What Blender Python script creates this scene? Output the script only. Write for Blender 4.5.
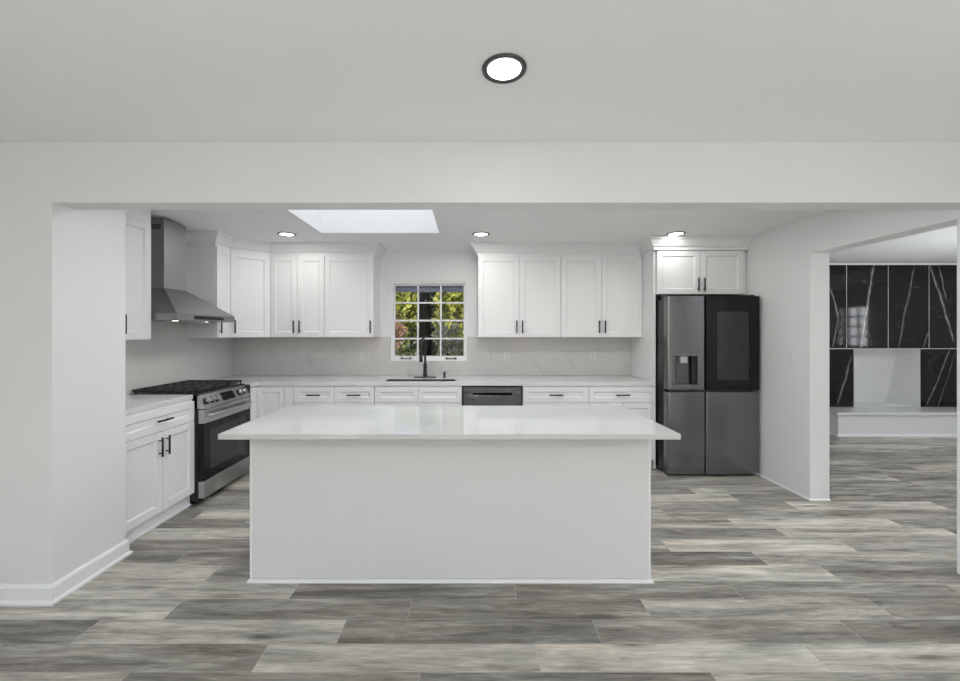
import bpy, bmesh, math, random
from mathutils import Vector, Matrix
R = math.radians
sc = bpy.context.scene
for o in list(bpy.data.objects): bpy.data.objects.remove(o)
COL = sc.collection

# ------------------------------------------------------------------ camera, world, lights, exposure
EYE = 1.43
cam_d = bpy.data.cameras.new('camera'); cam = bpy.data.objects.new('camera', cam_d); COL.objects.link(cam)
cam.location = (0, 0, EYE); cam.rotation_euler = (R(90), 0, 0)
cam_d.sensor_width = 36; cam_d.lens = 15.0; cam_d.clip_start = .02
cam_d.shift_x = 10/960; cam_d.shift_y = -8.5/960
sc.camera = cam
w = bpy.data.worlds.new('world'); sc.world = w; w.use_nodes = True
nt = w.node_tree; nt.nodes.clear()
bg = nt.nodes.new('ShaderNodeBackground'); wo = nt.nodes.new('ShaderNodeOutputWorld')
sky = nt.nodes.new('ShaderNodeTexSky'); sky.sky_type = 'NISHITA'; sky.sun_disc = False
sky.sun_elevation = R(32); sky.sun_rotation = R(200)
nt.links.new(sky.outputs[0], bg.inputs[0]); bg.inputs[1].default_value = .18
nt.links.new(bg.outputs[0], wo.inputs[0])
def lamp(name, kind, loc, rot, energy, color=(1,1,1), **kw):
    d = bpy.data.lights.new(name, kind); d.energy = energy; d.color = color
    for k, v in kw.items(): setattr(d, k, v)
    o = bpy.data.objects.new(name, d); COL.objects.link(o); o.location = loc; o.rotation_euler = rot
    return o
lamp('sun', 'SUN', (-3, -8, 9), (R(58), 0, R(-14)), 4.0, (1, .95, .88), angle=R(2))
E = dict(rear=2.0, rear_up=2.0, side=2.0, living=16.5, skylight=5.6, den_window=60.0, den=12.0, kitchen=3.6, kitchen2=11.0, torch=34.0, den_torch=58.0, front=1.0, hood=4.0)
# area lamps at the three unseen living room windows: level daylight, plus added upward fill brightening the ceiling
for wx in (-2.9, -.55, 1.75):
    lamp('window_daylight', 'AREA', (wx, -3.93, 1.35), (R(90), 0, 0), E['rear'], (.92, .96, 1), shape='RECTANGLE', size=1.5, size_y=1.7)
    lamp('terrace_bounce', 'AREA', (wx, -3.9, .9), (R(140), 0, 0), E['rear_up'], (.92, .96, 1), shape='RECTANGLE', size=1.5, size_y=.7)
lamp('side_window_daylight', 'AREA', (-4.5, -.6, 1.35), (R(90), 0, R(-90)), E['side'], (.92, .96, 1), shape='RECTANGLE', size=2.2, size_y=1.7)
# added fill lamps without fixtures under the living room ceiling, behind the camera
for lx in (-1.4, .3, 2.2):
    for ly in (-1.6, -3.0):
        lamp('living_ceiling_lamp', 'AREA', (lx, ly, 2.415), (0, 0, 0), E['living'], (.92, .96, 1), shape='DISK', size=.14)
# added fill lamps without fixtures: downward behind the dropped header, upward onto the living room ceiling
for lx in (-.95, .2, 1.6):
    lamp('kitchen_ceiling_lamp', 'AREA', (lx, 2.72, 2.40), (0, 0, 0), E['kitchen2'], (.92, .96, 1), shape='DISK', size=.14)
for lx in (-1.1, 2.1):
    lamp('torchere_beam', 'AREA', (lx, -1.0, 1.3), (R(180), 0, 0), E['torch'], (.92, .96, 1), shape='DISK', size=.3)
# daylight down the skylight shaft, and through the side window of the adjoining room; then added upward and ceiling fill lamps, without fixtures, in that room
lamp('skylight_daylight', 'AREA', (-.89, 3.565, 3.36), (0, 0, 0), E['skylight'], (.92, .96, 1), shape='RECTANGLE', size=1.1, size_y=.72)
lamp('den_window_daylight', 'AREA', (9.35, 2.25, 1.56), (R(90), 0, R(90)), E['den_window'], (.92, .96, 1), shape='RECTANGLE', size=.9, size_y=1.1)
lamp('torchere_beam', 'AREA', (6.0, 3.0, .8), (R(180), 0, 0), E['den_torch'], (.92, .96, 1), shape='DISK', size=.3)
for lx, ly in ((4.6, 3.2), (6.6, 3.2), (4.6, 1.0), (6.6, 1.0)):
    lamp('den_ceiling_lamp', 'AREA', (lx, ly, 2.415), (0, 0, 0), E['den'], (.92, .96, 1), shape='DISK', size=.14)
vs = sc.view_settings
vs.view_transform = 'Standard'; vs.look = 'None'; vs.gamma = 1; vs.use_curve_mapping = False
vs.exposure = -0.12
sc.cycles.use_denoising = True
sc.cycles.max_bounces = 12; sc.cycles.diffuse_bounces = 7; sc.cycles.glossy_bounces = 5; sc.cycles.transparent_max_bounces = 12
sc.cycles.sample_clamp_indirect = 6

# ------------------------------------------------------------------ materials
class NT:
    def __init__(s, name):
        s.m = bpy.data.materials.new(name); s.m.use_nodes = True
        s.t = s.m.node_tree; s.b = s.t.nodes['Principled BSDF']; s.out = s.t.nodes['Material Output']
    def n(s, typ, **kw):
        x = s.t.nodes.new('ShaderNode' + typ)
        for k, v in kw.items(): setattr(x, k, v)
        return x
    def l(s, a, b): s.t.links.new(a, b)
    def put(s, sock, v):
        if hasattr(v, 'is_linked') or isinstance(v, bpy.types.NodeSocket): s.l(v, sock)
        else: sock.default_value = v
    def math(s, op, a, b=0.0, c=None, clamp=False):
        x = s.n('Math', operation=op, use_clamp=clamp)
        s.put(x.inputs[0], a); s.put(x.inputs[1], b)
        if c is not None: s.put(x.inputs[2], c)
        return x.outputs[0]
    def mix(s, f, a, b):
        x = s.n('Mix', data_type='RGBA')
        s.put(x.inputs[0], f); s.put(x.inputs[6], a); s.put(x.inputs[7], b)
        return x.outputs[2]
    def coord(s, scale=(1,1,1), kind='Object', loc=(0,0,0)):
        tc = s.n('TexCoord'); mp = s.n('Mapping')
        s.l(tc.outputs[kind], mp.inputs[0]); mp.inputs['Scale'].default_value = scale; mp.inputs['Location'].default_value = loc
        return mp.outputs[0]
    def noise(s, vec, scale=5, detail=3, rough=.5, dist=0):
        x = s.n('TexNoise'); s.l(vec, x.inputs['Vector'])
        x.inputs['Scale'].default_value = scale; x.inputs['Detail'].default_value = detail
        x.inputs['Roughness'].default_value = rough; x.inputs['Distortion'].default_value = dist
        return x.outputs['Fac']
    def ramp(s, f, stops):
        x = s.n('ValToRGB'); s.l(f, x.inputs[0]); e = x.color_ramp.elements
        while len(e) < len(stops): e.new(.5)
        for i, (p, c) in enumerate(stops):
            e[i].position = p; e[i].color = c if len(c) == 4 else (*c, 1)
        return x.outputs[0]
    def bump(s, h, strength=.1, dist=.01):
        x = s.n('Bump'); s.l(h, x.inputs['Height']); x.inputs['Strength'].default_value = strength; x.inputs['Distance'].default_value = dist
        s.l(x.outputs[0], s.b.inputs['Normal'])
def g3(v): return (v, v, v, 1)
def paint(name, col, rough=.5, var=.012, bump=.0, metal=0, scale=6, spec=.5):
    t = NT(name); c = col if isinstance(col, tuple) else (col, col, col)
    f = t.noise(t.coord(), scale, 3)
    a = tuple(max(0, x*(1-var)) for x in c) + (1,); b = tuple(x*(1+var) for x in c) + (1,)
    t.l(t.mix(f, a, b), t.b.inputs['Base Color'])
    t.b.inputs['Roughness'].default_value = rough; t.b.inputs['Metallic'].default_value = metal
    t.b.inputs['Specular IOR Level'].default_value = spec
    if bump: t.bump(t.noise(t.coord(), 180, 2), bump, .002)
    return t.m
def brushed(name, col, rough, axis='x', var=.1):
    t = NT(name); s = {'x': (1.5, 60, 60), 'y': (60, 1.5, 60), 'z': (60, 60, 1.5)}[axis]
    f = t.noise(t.coord(s), 4, 4)
    a = tuple(x*(1-var) for x in col) + (1,); b = tuple(x*(1+var) for x in col) + (1,)
    t.l(t.mix(f, a, b), t.b.inputs['Base Color'])
    t.b.inputs['Metallic'].default_value = 1
    t.l(t.math('MULTIPLY_ADD', f, .12, rough-.06), t.b.inputs['Roughness'])
    t.bump(f, .03, .002)
    return t.m
def glow(name, col, strength):
    t = NT(name); f = t.noise(t.coord(), 3, 1)
    t.b.inputs['Base Color'].default_value = (.9, .9, .9, 1)
    t.b.inputs['Emission Color'].default_value = (*col, 1)
    t.l(t.math('MULTIPLY_ADD', f, .02*strength, strength), t.b.inputs['Emission Strength'])
    return t.m
def clear_glass(name, tint=.97):
    t = NT(name); t.t.nodes.remove(t.b)
    tr = t.n('BsdfTransparent'); tr.inputs[0].default_value = g3(tint)
    gl = t.n('BsdfGlossy'); gl.inputs['Roughness'].default_value = .01
    fr = t.n('Fresnel'); fr.inputs[0].default_value = 1.45
    mx = t.n('MixShader'); t.l(t.math('MULTIPLY', fr.outputs[0], .3), mx.inputs[0]); t.l(tr.outputs[0], mx.inputs[1]); t.l(gl.outputs[0], mx.inputs[2])
    t.l(mx.outputs[0], t.out.inputs[0]); return t.m
def veined(name, base, vein, lines, rough, axes='xz', wob=.05, bstr=1.0, cloud=.02, web=None, spec=.5):
    """polished stone; lines = (x0, z0, x1, z1, halfwidth, strength) veins lying in the slab."""
    t = NT(name); v = t.coord()
    sp = t.n('SeparateXYZ'); t.l(v, sp.inputs[0])
    u = sp.outputs['XYZ'.index(axes[0].upper())]; z = sp.outputs['XYZ'.index(axes[1].upper())]
    n1 = t.math('SUBTRACT', t.noise(v, 3.2, 5, .6), .5); n2 = t.math('SUBTRACT', t.noise(v, 11, 3, .6), .5)
    d0 = t.math('ADD', t.math('MULTIPLY', n1, wob*2), t.math('MULTIPLY', n2, wob*.6))
    brk = t.noise(v, 7, 4, .65)
    tot = None
    for (x0, z0, x1, z1, hw, st) in lines:
        L = math.hypot(x1-x0, z1-z0); nx, nz = (z1-z0)/L, -(x1-x0)/L; tx, tz = (x1-x0)/L, (z1-z0)/L
        dist = t.math('ADD', t.math('ADD', t.math('MULTIPLY', u, nx), t.math('MULTIPLY', z, nz)), -(x0*nx+z0*nz))
        dist = t.math('ABSOLUTE', t.math('ADD', dist, d0))
        a = t.math('SUBTRACT', 1.0, t.math('DIVIDE', dist, hw), clamp=True)
        halo = t.math('MULTIPLY', t.math('SUBTRACT', 1.0, t.math('DIVIDE', dist, hw*3.5), clamp=True), .12)
        a = t.math('MAXIMUM', a, halo)
        al = t.math('ADD', t.math('ADD', t.math('MULTIPLY', u, tx), t.math('MULTIPLY', z, tz)), -(x0*tx+z0*tz))
        inn = t.math('MULTIPLY', t.math('MULTIPLY_ADD', al, 8.0, .3, clamp=True), t.math('MULTIPLY_ADD', t.math('SUBTRACT', L, al), 8.0, .3, clamp=True))
        a = t.math('MULTIPLY', t.math('MULTIPLY', a, inn), t.math('MULTIPLY', t.math('MULTIPLY_ADD', brk, 2.2, -.45, clamp=True), st))
        tot = a if tot is None else t.math('MAXIMUM', tot, a)
    if web:
        wv = t.n('TexVoronoi', feature='DISTANCE_TO_EDGE'); wv.inputs['Scale'].default_value = web[0]
        md = t.n('VectorMath', operation='ADD'); nz3 = t.n('TexNoise'); t.l(v, nz3.inputs['Vector']); nz3.inputs['Scale'].default_value = 2.5
        t.l(v, md.inputs[0]); t.l(nz3.outputs['Color'], md.inputs[1]); t.l(md.outputs[0], wv.inputs['Vector'])
        e = t.math('SUBTRACT', 1.0, t.math('DIVIDE', wv.outputs['Distance'], web[1]), clamp=True)
        e = t.math('MULTIPLY', e, t.math('MULTIPLY', t.math('MULTIPLY_ADD', brk, 3.0, -1.1, clamp=True), web[2]))
        tot = e if tot is None else t.math('MAXIMUM', tot, e)
    c1 = tuple(x*(1-cloud) for x in base) + (1,); c2 = tuple(x*(1+cloud) for x in base) + (1,)
    bc = t.mix(t.noise(v, 2.2, 4), c1, c2)
    t.l(t.mix(tot, bc, (*vein, 1)) if tot is not None else bc, t.b.inputs['Base Color'])
    t.b.inputs['Roughness'].default_value = rough
    t.b.inputs['Specular IOR Level'].default_value = spec
    return t.m

M_wall = paint('wall_paint', .785, .6, .006, .04)
M_ceil = paint('ceiling_paint', .90, .75, .006, .05)
M_trim = paint('trim_enamel', .84, .35, .004)
M_cab = paint('cabinet_lacquer', .80, .38, .004)
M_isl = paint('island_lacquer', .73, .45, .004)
M_black = paint('matte_black_metal', .010, .35, .1)
M_dark = paint('black_plastic', .012, .3, .1)
M_iron = paint('cast_iron', .02, .55, .2, .2)
M_bglass = paint('black_glass', .006, .04, .05, spec=.3)
M_bglass2 = paint('black_glass_window', .03, .05, .05, spec=.4)
M_steel = brushed('stainless_steel', (.50, .50, .505), .3, 'x', .04)
M_hood = brushed('hood_steel', (.30, .30, .305), .45, 'x', .03)
M_bsteel = brushed('dark_stainless', (.21, .21, .215), .22, 'z', .05)
M_bsteel2 = brushed('dark_stainless_dishwasher', (.25, .25, .255), .28, 'x', .05)
M_plate = paint('outlet_plastic', .57, .4, .004)
M_plast = paint('white_plastic', .79, .35, .004)
M_lamp = glow('lamp_diffuser', (1, .985, .96), 6)
M_lampw = glow('hood_lamp_lens', (1, .97, .9), 6)
M_glass = clear_glass('window_glass')
M_grout = paint('white_grout', .72, .7, .02)
M_sink = paint('sink_granite', .03, .5, .1)
M_pocket = paint('recess_black', .006, .9, .05, spec=.1)
M_paddle = paint('grey_plastic', .10, .4, .03)
M_nozzle = paint('light_grey_plastic', .45, .35, .03)
M_ring = paint('dark_nickel', .10, .35, .05, metal=.7)
M_bronze = paint('bronze_hardware', (.10, .085, .07), .4, .1, metal=.6)
M_soffit = paint('soffit_grey', (.80, .80, .92), .7, .04)
M_bark = paint('dark_bark', (.008, .007, .006), .9, .4, .5, spec=.1)
M_soil = paint('leafy_ground', (.10, .09, .05), .95, .4, .5)
M_white_stone = paint('painted_firebox', .72, .6, .01)
M_quartz = veined('quartz_worktop', (.69, .69, .685), (.50, .49, .47), [(-.6, .2, .5, .55, .006, .25), (-1.1, .5, -.2, .1, .005, .25), (.2, .1, 1.0, .6, .006, .3)], .10, 'xy', .06, web=(1.1, .02, .16))

def plank_mat():
    t = NT('vinyl_plank')
    ton = t.n('Attribute', attribute_name='tone'); sd = t.n('Attribute', attribute_name='seed')
    tc = t.n('TexCoord'); sp = t.n('SeparateXYZ'); t.l(tc.outputs['Object'], sp.inputs[0])
    cb = t.n('CombineXYZ'); t.l(sp.outputs[0], cb.inputs[0]); t.l(sp.outputs[1], cb.inputs[1]); t.l(t.math('MULTIPLY', sd.outputs['Fac'], 37.0), cb.inputs[2])
    def mp(s):
        m = t.n('Mapping'); t.l(cb.outputs[0], m.inputs[0]); m.inputs['Scale'].default_value = s; return m.outputs[0]
    broad = t.noise(mp((.9, 9, 1)), 1.5, 4, .55, .5)
    blotch = t.noise(mp((2.2, 16, 1)), 1.6, 4, .6, 1.2)
    grain = t.noise(mp((5.0, 60, 1)), 2.0, 5, .65, .4)
    fine = t.noise(mp((9, 160, 1)), 2.0, 3, .6)
    warm = t.noise(mp((.8, 5, 1)), 1.5, 2)
    knot = t.n('TexVoronoi'); t.l(mp((1.3, 6.5, 1)), knot.inputs['Vector']); knot.inputs['Scale'].default_value = 1.1
    kd = t.math('POWER', t.math('SUBTRACT', 1.0, t.math('DIVIDE', knot.outputs['Distance'], .20), clamp=True), 1.5)
    v = t.math('ADD', ton.outputs['Fac'], t.math('MULTIPLY', t.math('SUBTRACT', broad, .51), 1.35))
    v = t.math('ADD', v, t.math('MULTIPLY', t.math('SUBTRACT', blotch, .5), .85))
    v = t.math('ADD', v, t.math('MULTIPLY', t.math('SUBTRACT', grain, .5), .7))
    v = t.math('ADD', v, t.math('MULTIPLY', t.math('SUBTRACT', fine, .5), .2))
    v = t.math('SUBTRACT', v, t.math('MULTIPLY', kd, .75))
    c = t.ramp(v, [(0.0, (.12, .110, .098)), (.35, (.265, .252, .228)), (.65, (.47, .447, .405)), (1.0, (.74, .70, .63))])
    tint = t.ramp(warm, [(.35, (.97, 1.0, .985)), (.65, (1.03, .985, .945))])
    mm = t.n('Mix', data_type='RGBA', blend_type='MULTIPLY'); mm.inputs[0].default_value = 1; t.l(c, mm.inputs[6]); t.l(tint, mm.inputs[7])
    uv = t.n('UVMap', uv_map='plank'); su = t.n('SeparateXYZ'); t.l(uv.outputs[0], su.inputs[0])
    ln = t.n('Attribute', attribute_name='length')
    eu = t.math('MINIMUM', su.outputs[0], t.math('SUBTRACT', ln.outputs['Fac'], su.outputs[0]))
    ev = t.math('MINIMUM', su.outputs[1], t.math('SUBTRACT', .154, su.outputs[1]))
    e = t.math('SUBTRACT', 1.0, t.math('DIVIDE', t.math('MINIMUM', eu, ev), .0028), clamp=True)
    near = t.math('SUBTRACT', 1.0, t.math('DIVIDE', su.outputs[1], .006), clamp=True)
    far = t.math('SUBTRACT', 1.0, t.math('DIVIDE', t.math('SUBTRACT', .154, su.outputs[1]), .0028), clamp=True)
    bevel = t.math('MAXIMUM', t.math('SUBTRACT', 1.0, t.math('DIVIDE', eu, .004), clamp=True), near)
    c1 = t.mix(t.math('MULTIPLY', bevel, .4), mm.outputs[2], (.62, .59, .54, 1))  # highlight painted into the colour along near edges and plank ends
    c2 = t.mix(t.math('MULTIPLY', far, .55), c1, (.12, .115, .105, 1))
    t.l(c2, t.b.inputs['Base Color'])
    t.l(t.math('MULTIPLY_ADD', grain, .18, .30), t.b.inputs['Roughness'])
    t.b.inputs['Specular IOR Level'].default_value = .4
    t.bump(t.math('SUBTRACT', t.math('MULTIPLY', grain, .3), e), .12, .002)
    return t.m
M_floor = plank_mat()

# ------------------------------------------------------------------ mesh helpers
def tag(o, label=None, cat=None, group=None, kind=None):
    if label: o['label'] = label
    if cat: o['category'] = cat
    if group: o['group'] = group
    if kind: o['kind'] = kind
    return o
def empty(name, label, cat, loc=(0,0,0), rz=0, group=None):
    o = bpy.data.objects.new(name, None); COL.objects.link(o); o.empty_display_size = .1
    o.location = loc; o.rotation_euler = (0, 0, rz); return tag(o, label, cat, group)
class MB:
    def __init__(s): s.bm = bmesh.new()
    def box(s, x0, x1, y0, y1, z0, z1, bev=0, seg=1):
        vs_ = [s.bm.verts.new((x, y, z)) for x in (x0, x1) for y in (y0, y1) for z in (z0, z1)]
        F = [(0,1,3,2), (4,6,7,5), (0,4,5,1), (2,3,7,6), (0,2,6,4), (1,5,7,3)]
        fs = [s.bm.faces.new([vs_[i] for i in f]) for f in F]
        if bev:
            ed = list({e for f in fs for e in f.edges})
            bmesh.ops.bevel(s.bm, geom=ed, offset=bev, segments=seg, affect='EDGES', profile=.5)
        return s
    def hull(s, pts, faces):
        v = [s.bm.verts.new(p) for p in pts]
        for f in faces: s.bm.faces.new([v[i] for i in f])
        return s
    def frustum(s, b, t):   # b, t = (x0,x1,y0,y1,z)
        P = [(b[0],b[2],b[4]), (b[1],b[2],b[4]), (b[1],b[3],b[4]), (b[0],b[3],b[4]), (t[0],t[2],t[4]), (t[1],t[2],t[4]), (t[1],t[3],t[4]), (t[0],t[3],t[4])]
        return s.hull(P, [(3,2,1,0), (4,5,6,7), (0,1,5,4), (1,2,6,5), (2,3,7,6), (3,0,4,7)])
    def cyl(s, p0, p1, r0, r1=None, n=20, caps=True):
        r1 = r0 if r1 is None else r1
        p0, p1 = Vector(p0), Vector(p1); d = (p1-p0).normalized()
        a = d.orthogonal().normalized(); b = d.cross(a)
        A = [s.bm.verts.new(p0 + (a*math.cos(t)+b*math.sin(t))*r0) for t in [2*math.pi*i/n for i in range(n)]]
        B = [s.bm.verts.new(p1 + (a*math.cos(t)+b*math.sin(t))*r1) for t in [2*math.pi*i/n for i in range(n)]]
        for i in range(n):
            f = s.bm.faces.new([A[i], A[(i+1) % n], B[(i+1) % n], B[i]]); f.smooth = True
        if caps: s.bm.faces.new(A[::-1]); s.bm.faces.new(B)
        return s
    def tube(s, pts, r, n=14):
        pts = [Vector(p) for p in pts]; rings = []; a = None
        for i, p in enumerate(pts):
            d = (pts[min(i+1, len(pts)-1)] - pts[max(i-1, 0)]).normalized()
            a = d.orthogonal().normalized() if a is None else (a - d*a.dot(d)).normalized()
            b = d.cross(a); rr = r[i] if isinstance(r, (list, tuple)) else r
            rings.append([s.bm.verts.new(p + (a*math.cos(t)+b*math.sin(t))*rr) for t in [2*math.pi*k/n for k in range(n)]])
        for A, B in zip(rings, rings[1:]):
            for k in range(n):
                f = s.bm.faces.new([A[k], A[(k+1) % n], B[(k+1) % n], B[k]]); f.smooth = True
        s.bm.faces.new(rings[0][::-1]); s.bm.faces.new(rings[-1]); return s
    def lathe(s, prof, c=(0,0,0), n=40):
        rings = [[s.bm.verts.new((c[0]+r*math.cos(2*math.pi*k/n), c[1]+r*math.sin(2*math.pi*k/n), c[2]+z)) for k in range(n)] for r, z in prof]
        for A, B in zip(rings, rings[1:]):
            for k in range(n):
                f = s.bm.faces.new([A[k], A[(k+1) % n], B[(k+1) % n], B[k]]); f.smooth = True
        s.bm.faces.new(rings[0][::-1]); s.bm.faces.new(rings[-1]); return s
    def prism(s, poly, z0, z1):   # poly counter-clockwise in xy
        A = [s.bm.verts.new((x, y, z0)) for x, y in poly]; B = [s.bm.verts.new((x, y, z1)) for x, y in poly]; n = len(poly)
        s.bm.faces.new(A[::-1]); s.bm.faces.new(B)
        for i in range(n): s.bm.faces.new([A[i], A[(i+1) % n], B[(i+1) % n], B[i]])
        return s
    def sweep(s, path, prof, closed_ends=True):   # prof = (outward, z); outward is the right hand of travel
        pts = [Vector(p) for p in path]; rings = []
        for i, p in enumerate(pts):
            ns = []
            for a, b in ((i-1, i), (i, i+1)):
                if a >= 0 and b < len(pts):
                    d = (pts[b]-pts[a]).normalized(); ns.append(Vector((d.y, -d.x)))
            m = sum(ns, Vector((0, 0))); m = m.normalized(); k = 1/max(.3, m.dot(ns[0]))
            rings.append([s.bm.verts.new((p.x+m.x*o*k, p.y+m.y*o*k, z)) for o, z in prof])
        n = len(prof)
        for A, B in zip(rings, rings[1:]):
            for k in range(n): s.bm.faces.new([A[k], B[k], B[(k+1) % n], A[(k+1) % n]])
        s.bm.faces.new(rings[0]); s.bm.faces.new(rings[-1][::-1]); return s
    def build(s, name, mat, parent=None, loc=(0,0,0), rz=0, fix=True):
        if fix: bmesh.ops.recalc_face_normals(s.bm, faces=s.bm.faces)
        me = bpy.data.meshes.new(name); s.bm.to_mesh(me); s.bm.free()
        me.materials.append(mat); o = bpy.data.objects.new(name, me); COL.objects.link(o)
        o.location = loc; o.rotation_euler = (0, 0, rz)
        if parent: o.parent = parent
        return o
def struct(o): o['kind'] = 'structure'; return o

# ------------------------------------------------------------------ the setting
XL, XR, YB = -2.83, 2.89, 4.77          # kitchen left wall, right wall, back wall
HC, HN = 2.415, 2.432                   # kitchen ceiling, living room ceiling
random.seed(11)
def floor():
    bm = bmesh.new(); tl = bm.faces.layers.float.new('tone'); sl = bm.faces.layers.float.new('seed'); ll = bm.faces.layers.float.new('length')
    uvl = bm.loops.layers.uv.new('plank')
    L, W, Y0 = 1.22, .154, 1.68
    joint = {0: -.92, 1: -1.834, 2: -1.53, 3: -2.19, 4: -1.523, 5: -1.83, 6: -1.13, 7: -1.44, 8: -.47, 9: -.9, 10: -1.01, 11: -1.38, 12: -.44, 13: -1.9}
    D, MD, MM, ML, LT = .18, .32, .46, .6, .8
    tone = {0: {-1: .3, 0: .68, 1: .74, 2: .7, -2: .45}, 1: {-1: .25, 0: .64, 1: .28, 2: .42, 3: .3, -2: .4}, 2: {-1: .6, 0: .36, 1: .27, 2: .46, 3: .4},
            3: {0: .62, 1: .24, 2: .38, 3: .4, 4: .6, -1: .5}, 4: {-1: .64, 0: .38, 1: .4, 2: .74, 3: .34}, 5: {0: .34, 1: .34, 2: .26, 3: .52, -1: .3},
            6: {0: .3, 1: .42, 2: .72, 3: .55, -1: .4}, 7: {-1: .68, 0: .68, 1: .4, 2: .34, 3: .6}, 8: {0: .5, 1: .5, 2: .74, 3: .46, -1: .4}, 9: {0: .5, 1: .5, 2: .44, 3: .46},
            10: {0: .6, 1: .5, 2: .46, 3: .66, -1: .4}, 11: {0: .5, 1: .5, 2: .7, 3: .34}, 12: {0: .5, 1: .34, 2: .64, 3: .42}, 13: {2: .5, 3: .45}}
    for r in range(-38, 36):
        y0 = Y0 + r*W; y1 = y0 + W
        if y1 < -4.1 or y0 > 6.5: continue
        j = joint.get(r, random.uniform(-2, -.8))
        for k in range(-4, 11):
            x0 = j + k*L; x1 = x0 + L
            if x1 < -4.8 or x0 > 9.3: random.random(); continue
            f = bm.faces.new([bm.verts.new(p) for p in ((x0, y0, 0), (x1, y0, 0), (x1, y1, 0), (x0, y1, 0))])
            t = tone.get(r, {}).get(k); rnd = random.choice((.2, .3, .38, .46, .52, .6, .72))
            f[tl] = rnd if t is None else t; f[sl] = random.random(); f[ll] = L
            for lp, q in zip(f.loops, ((0, 0), (L, 0), (L, W), (0, W))): lp[uvl].uv = q
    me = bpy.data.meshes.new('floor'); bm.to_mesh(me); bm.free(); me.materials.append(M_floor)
    o = bpy.data.objects.new('floor', me); COL.objects.link(o); return struct(o)
floor()
# ceilings
SK = (-1.475, -.305, 3.15, 3.98)
struct(MB().box(-4.72, XR, -4.1, 2.199, HN, 2.62).build('ceiling', M_ceil))
c = MB()
c.box(-2.95, SK[0], 2.2, 4.9, HC, 2.62).box(SK[1], XR, 2.2, 4.9, HC, 2.62).box(SK[0], SK[1], 2.2, SK[2], HC, 2.62).box(SK[0], SK[1], SK[3], 4.9, HC, 2.62)
t_ = .05
c.box(SK[0]-t_, SK[0], SK[2]-t_, SK[3]+t_, 2.62, 3.45).box(SK[1], SK[1]+t_, SK[2]-t_, SK[3]+t_, 2.62, 3.45)
c.box(SK[0], SK[1], SK[2]-t_, SK[2], 2.62, 3.45).box(SK[0], SK[1], SK[3], SK[3]+t_, 2.62, 3.45)
struct(c.build('ceiling_kitchen', M_ceil))
skl = struct(MB().box(SK[0]-.05, SK[1]+.05, SK[2]-.05, SK[2]+.02, 3.45, 3.51).box(SK[0]-.05, SK[1]+.05, SK[3]-.02, SK[3]+.05, 3.45, 3.51)
     .box(SK[0]-.05, SK[0]+.02, SK[2]+.02, SK[3]-.02, 3.45, 3.51).box(SK[1]-.02, SK[1]+.05, SK[2]+.02, SK[3]-.02, 3.45, 3.51).build('window_2', M_trim))
struct(MB().box(SK[0]+.02, SK[1]-.02, SK[2]+.02, SK[3]-.02, 3.475, 3.485).build('pane', M_glass, skl))
struct(MB().box(3.05, 9.15, -.2, 6.6, HN, 2.62).build('ceiling_den', M_ceil))
# front wing wall, dropped header
wf = MB().box(-4.72, -2.205, 2.11, 2.56, 0, HN).box(-2.205, XR, 2.11, 2.235, 2.113, HN)
struct(wf.build('wall_front', M_wall))
struct(MB().box(XL-.12, XL, 2.56, YB+.12, 0, HC).build('wall_left', M_wall))
WX0, WX1, WZ0, WZ1 = -.945, -.035, 1.084, 2.03
wb = MB().box(XL, WX0, YB, YB+.14, 0, HC).box(WX1, XR, YB, YB+.14, 0, HC).box(WX0, WX1, YB, YB+.14, 0, WZ0).box(WX0, WX1, YB, YB+.14, WZ1, HC)
struct(wb.build('wall_back', M_wall))
OY0, OY1, OH = 2.374, 3.40, 2.10
wr = MB().box(XR, XR+.165, -4.1, OY0, 0, HN).box(XR, XR+.165, OY1, 6.6, 0, HN).box(XR, XR+.165, OY0, OY1, OH, HN)
struct(wr.build('wall_right', M_wall))
# living room behind the camera
RW = ((-2.9, 1.5), (-.55, 1.5), (1.75, 1.5))
wq = MB(); xs = [-4.72]
for cx, ww in RW: xs += [cx-ww/2, cx+ww/2]
xs.append(XR)
for i in range(0, len(xs), 2): wq.box(xs[i], xs[i+1], -4.1, -4.0, 0, HN)
for cx, ww in RW: wq.box(cx-ww/2, cx+ww/2, -4.1, -4.0, 0, .5).box(cx-ww/2, cx+ww/2, -4.1, -4.0, 2.2, HN)
struct(wq.build('wall_rear', M_wall))
for i, (cx, ww) in enumerate(RW):
    f = MB()
    for a, b in ((cx-ww/2, cx-ww/2+.05), (cx-.02, cx+.02), (cx+ww/2-.05, cx+ww/2)): f.box(a, b, -4.08, -4.02, .55, 2.15)
    f.box(cx-ww/2, cx+ww/2, -4.08, -4.02, .5, .55).box(cx-ww/2, cx+ww/2, -4.08, -4.02, 2.15, 2.2)
    wo_ = struct(f.build('window_%d' % (i+3), M_trim))
    struct(MB().box(cx-ww/2+.05, cx+ww/2-.05, -4.055, -4.05, .55, 2.15).build('pane', M_glass, wo_))
wl = MB().box(-4.72, -4.6, -4.0, -1.75, 0, HN).box(-4.72, -4.6, .55, 2.11, 0, HN).box(-4.72, -4.6, -1.75, .55, 0, .5).box(-4.72, -4.6, -1.75, .55, 2.2, HN)
struct(wl.build('wall_left_living', M_wall))
f = MB()
for a, b in ((-1.75, -1.7), (-.62, -.58), (.5, .55)): f.box(-4.69, -4.63, a, b, .55, 2.15)
f.box(-4.69, -4.63, -1.75, .55, .5, .55).box(-4.69, -4.63, -1.75, .55, 2.15, 2.2)
w6 = struct(f.build('window_6', M_trim))
struct(MB().box(-4.665, -4.66, -1.7, .5, .55, 2.15).build('pane', M_glass, w6))
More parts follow.
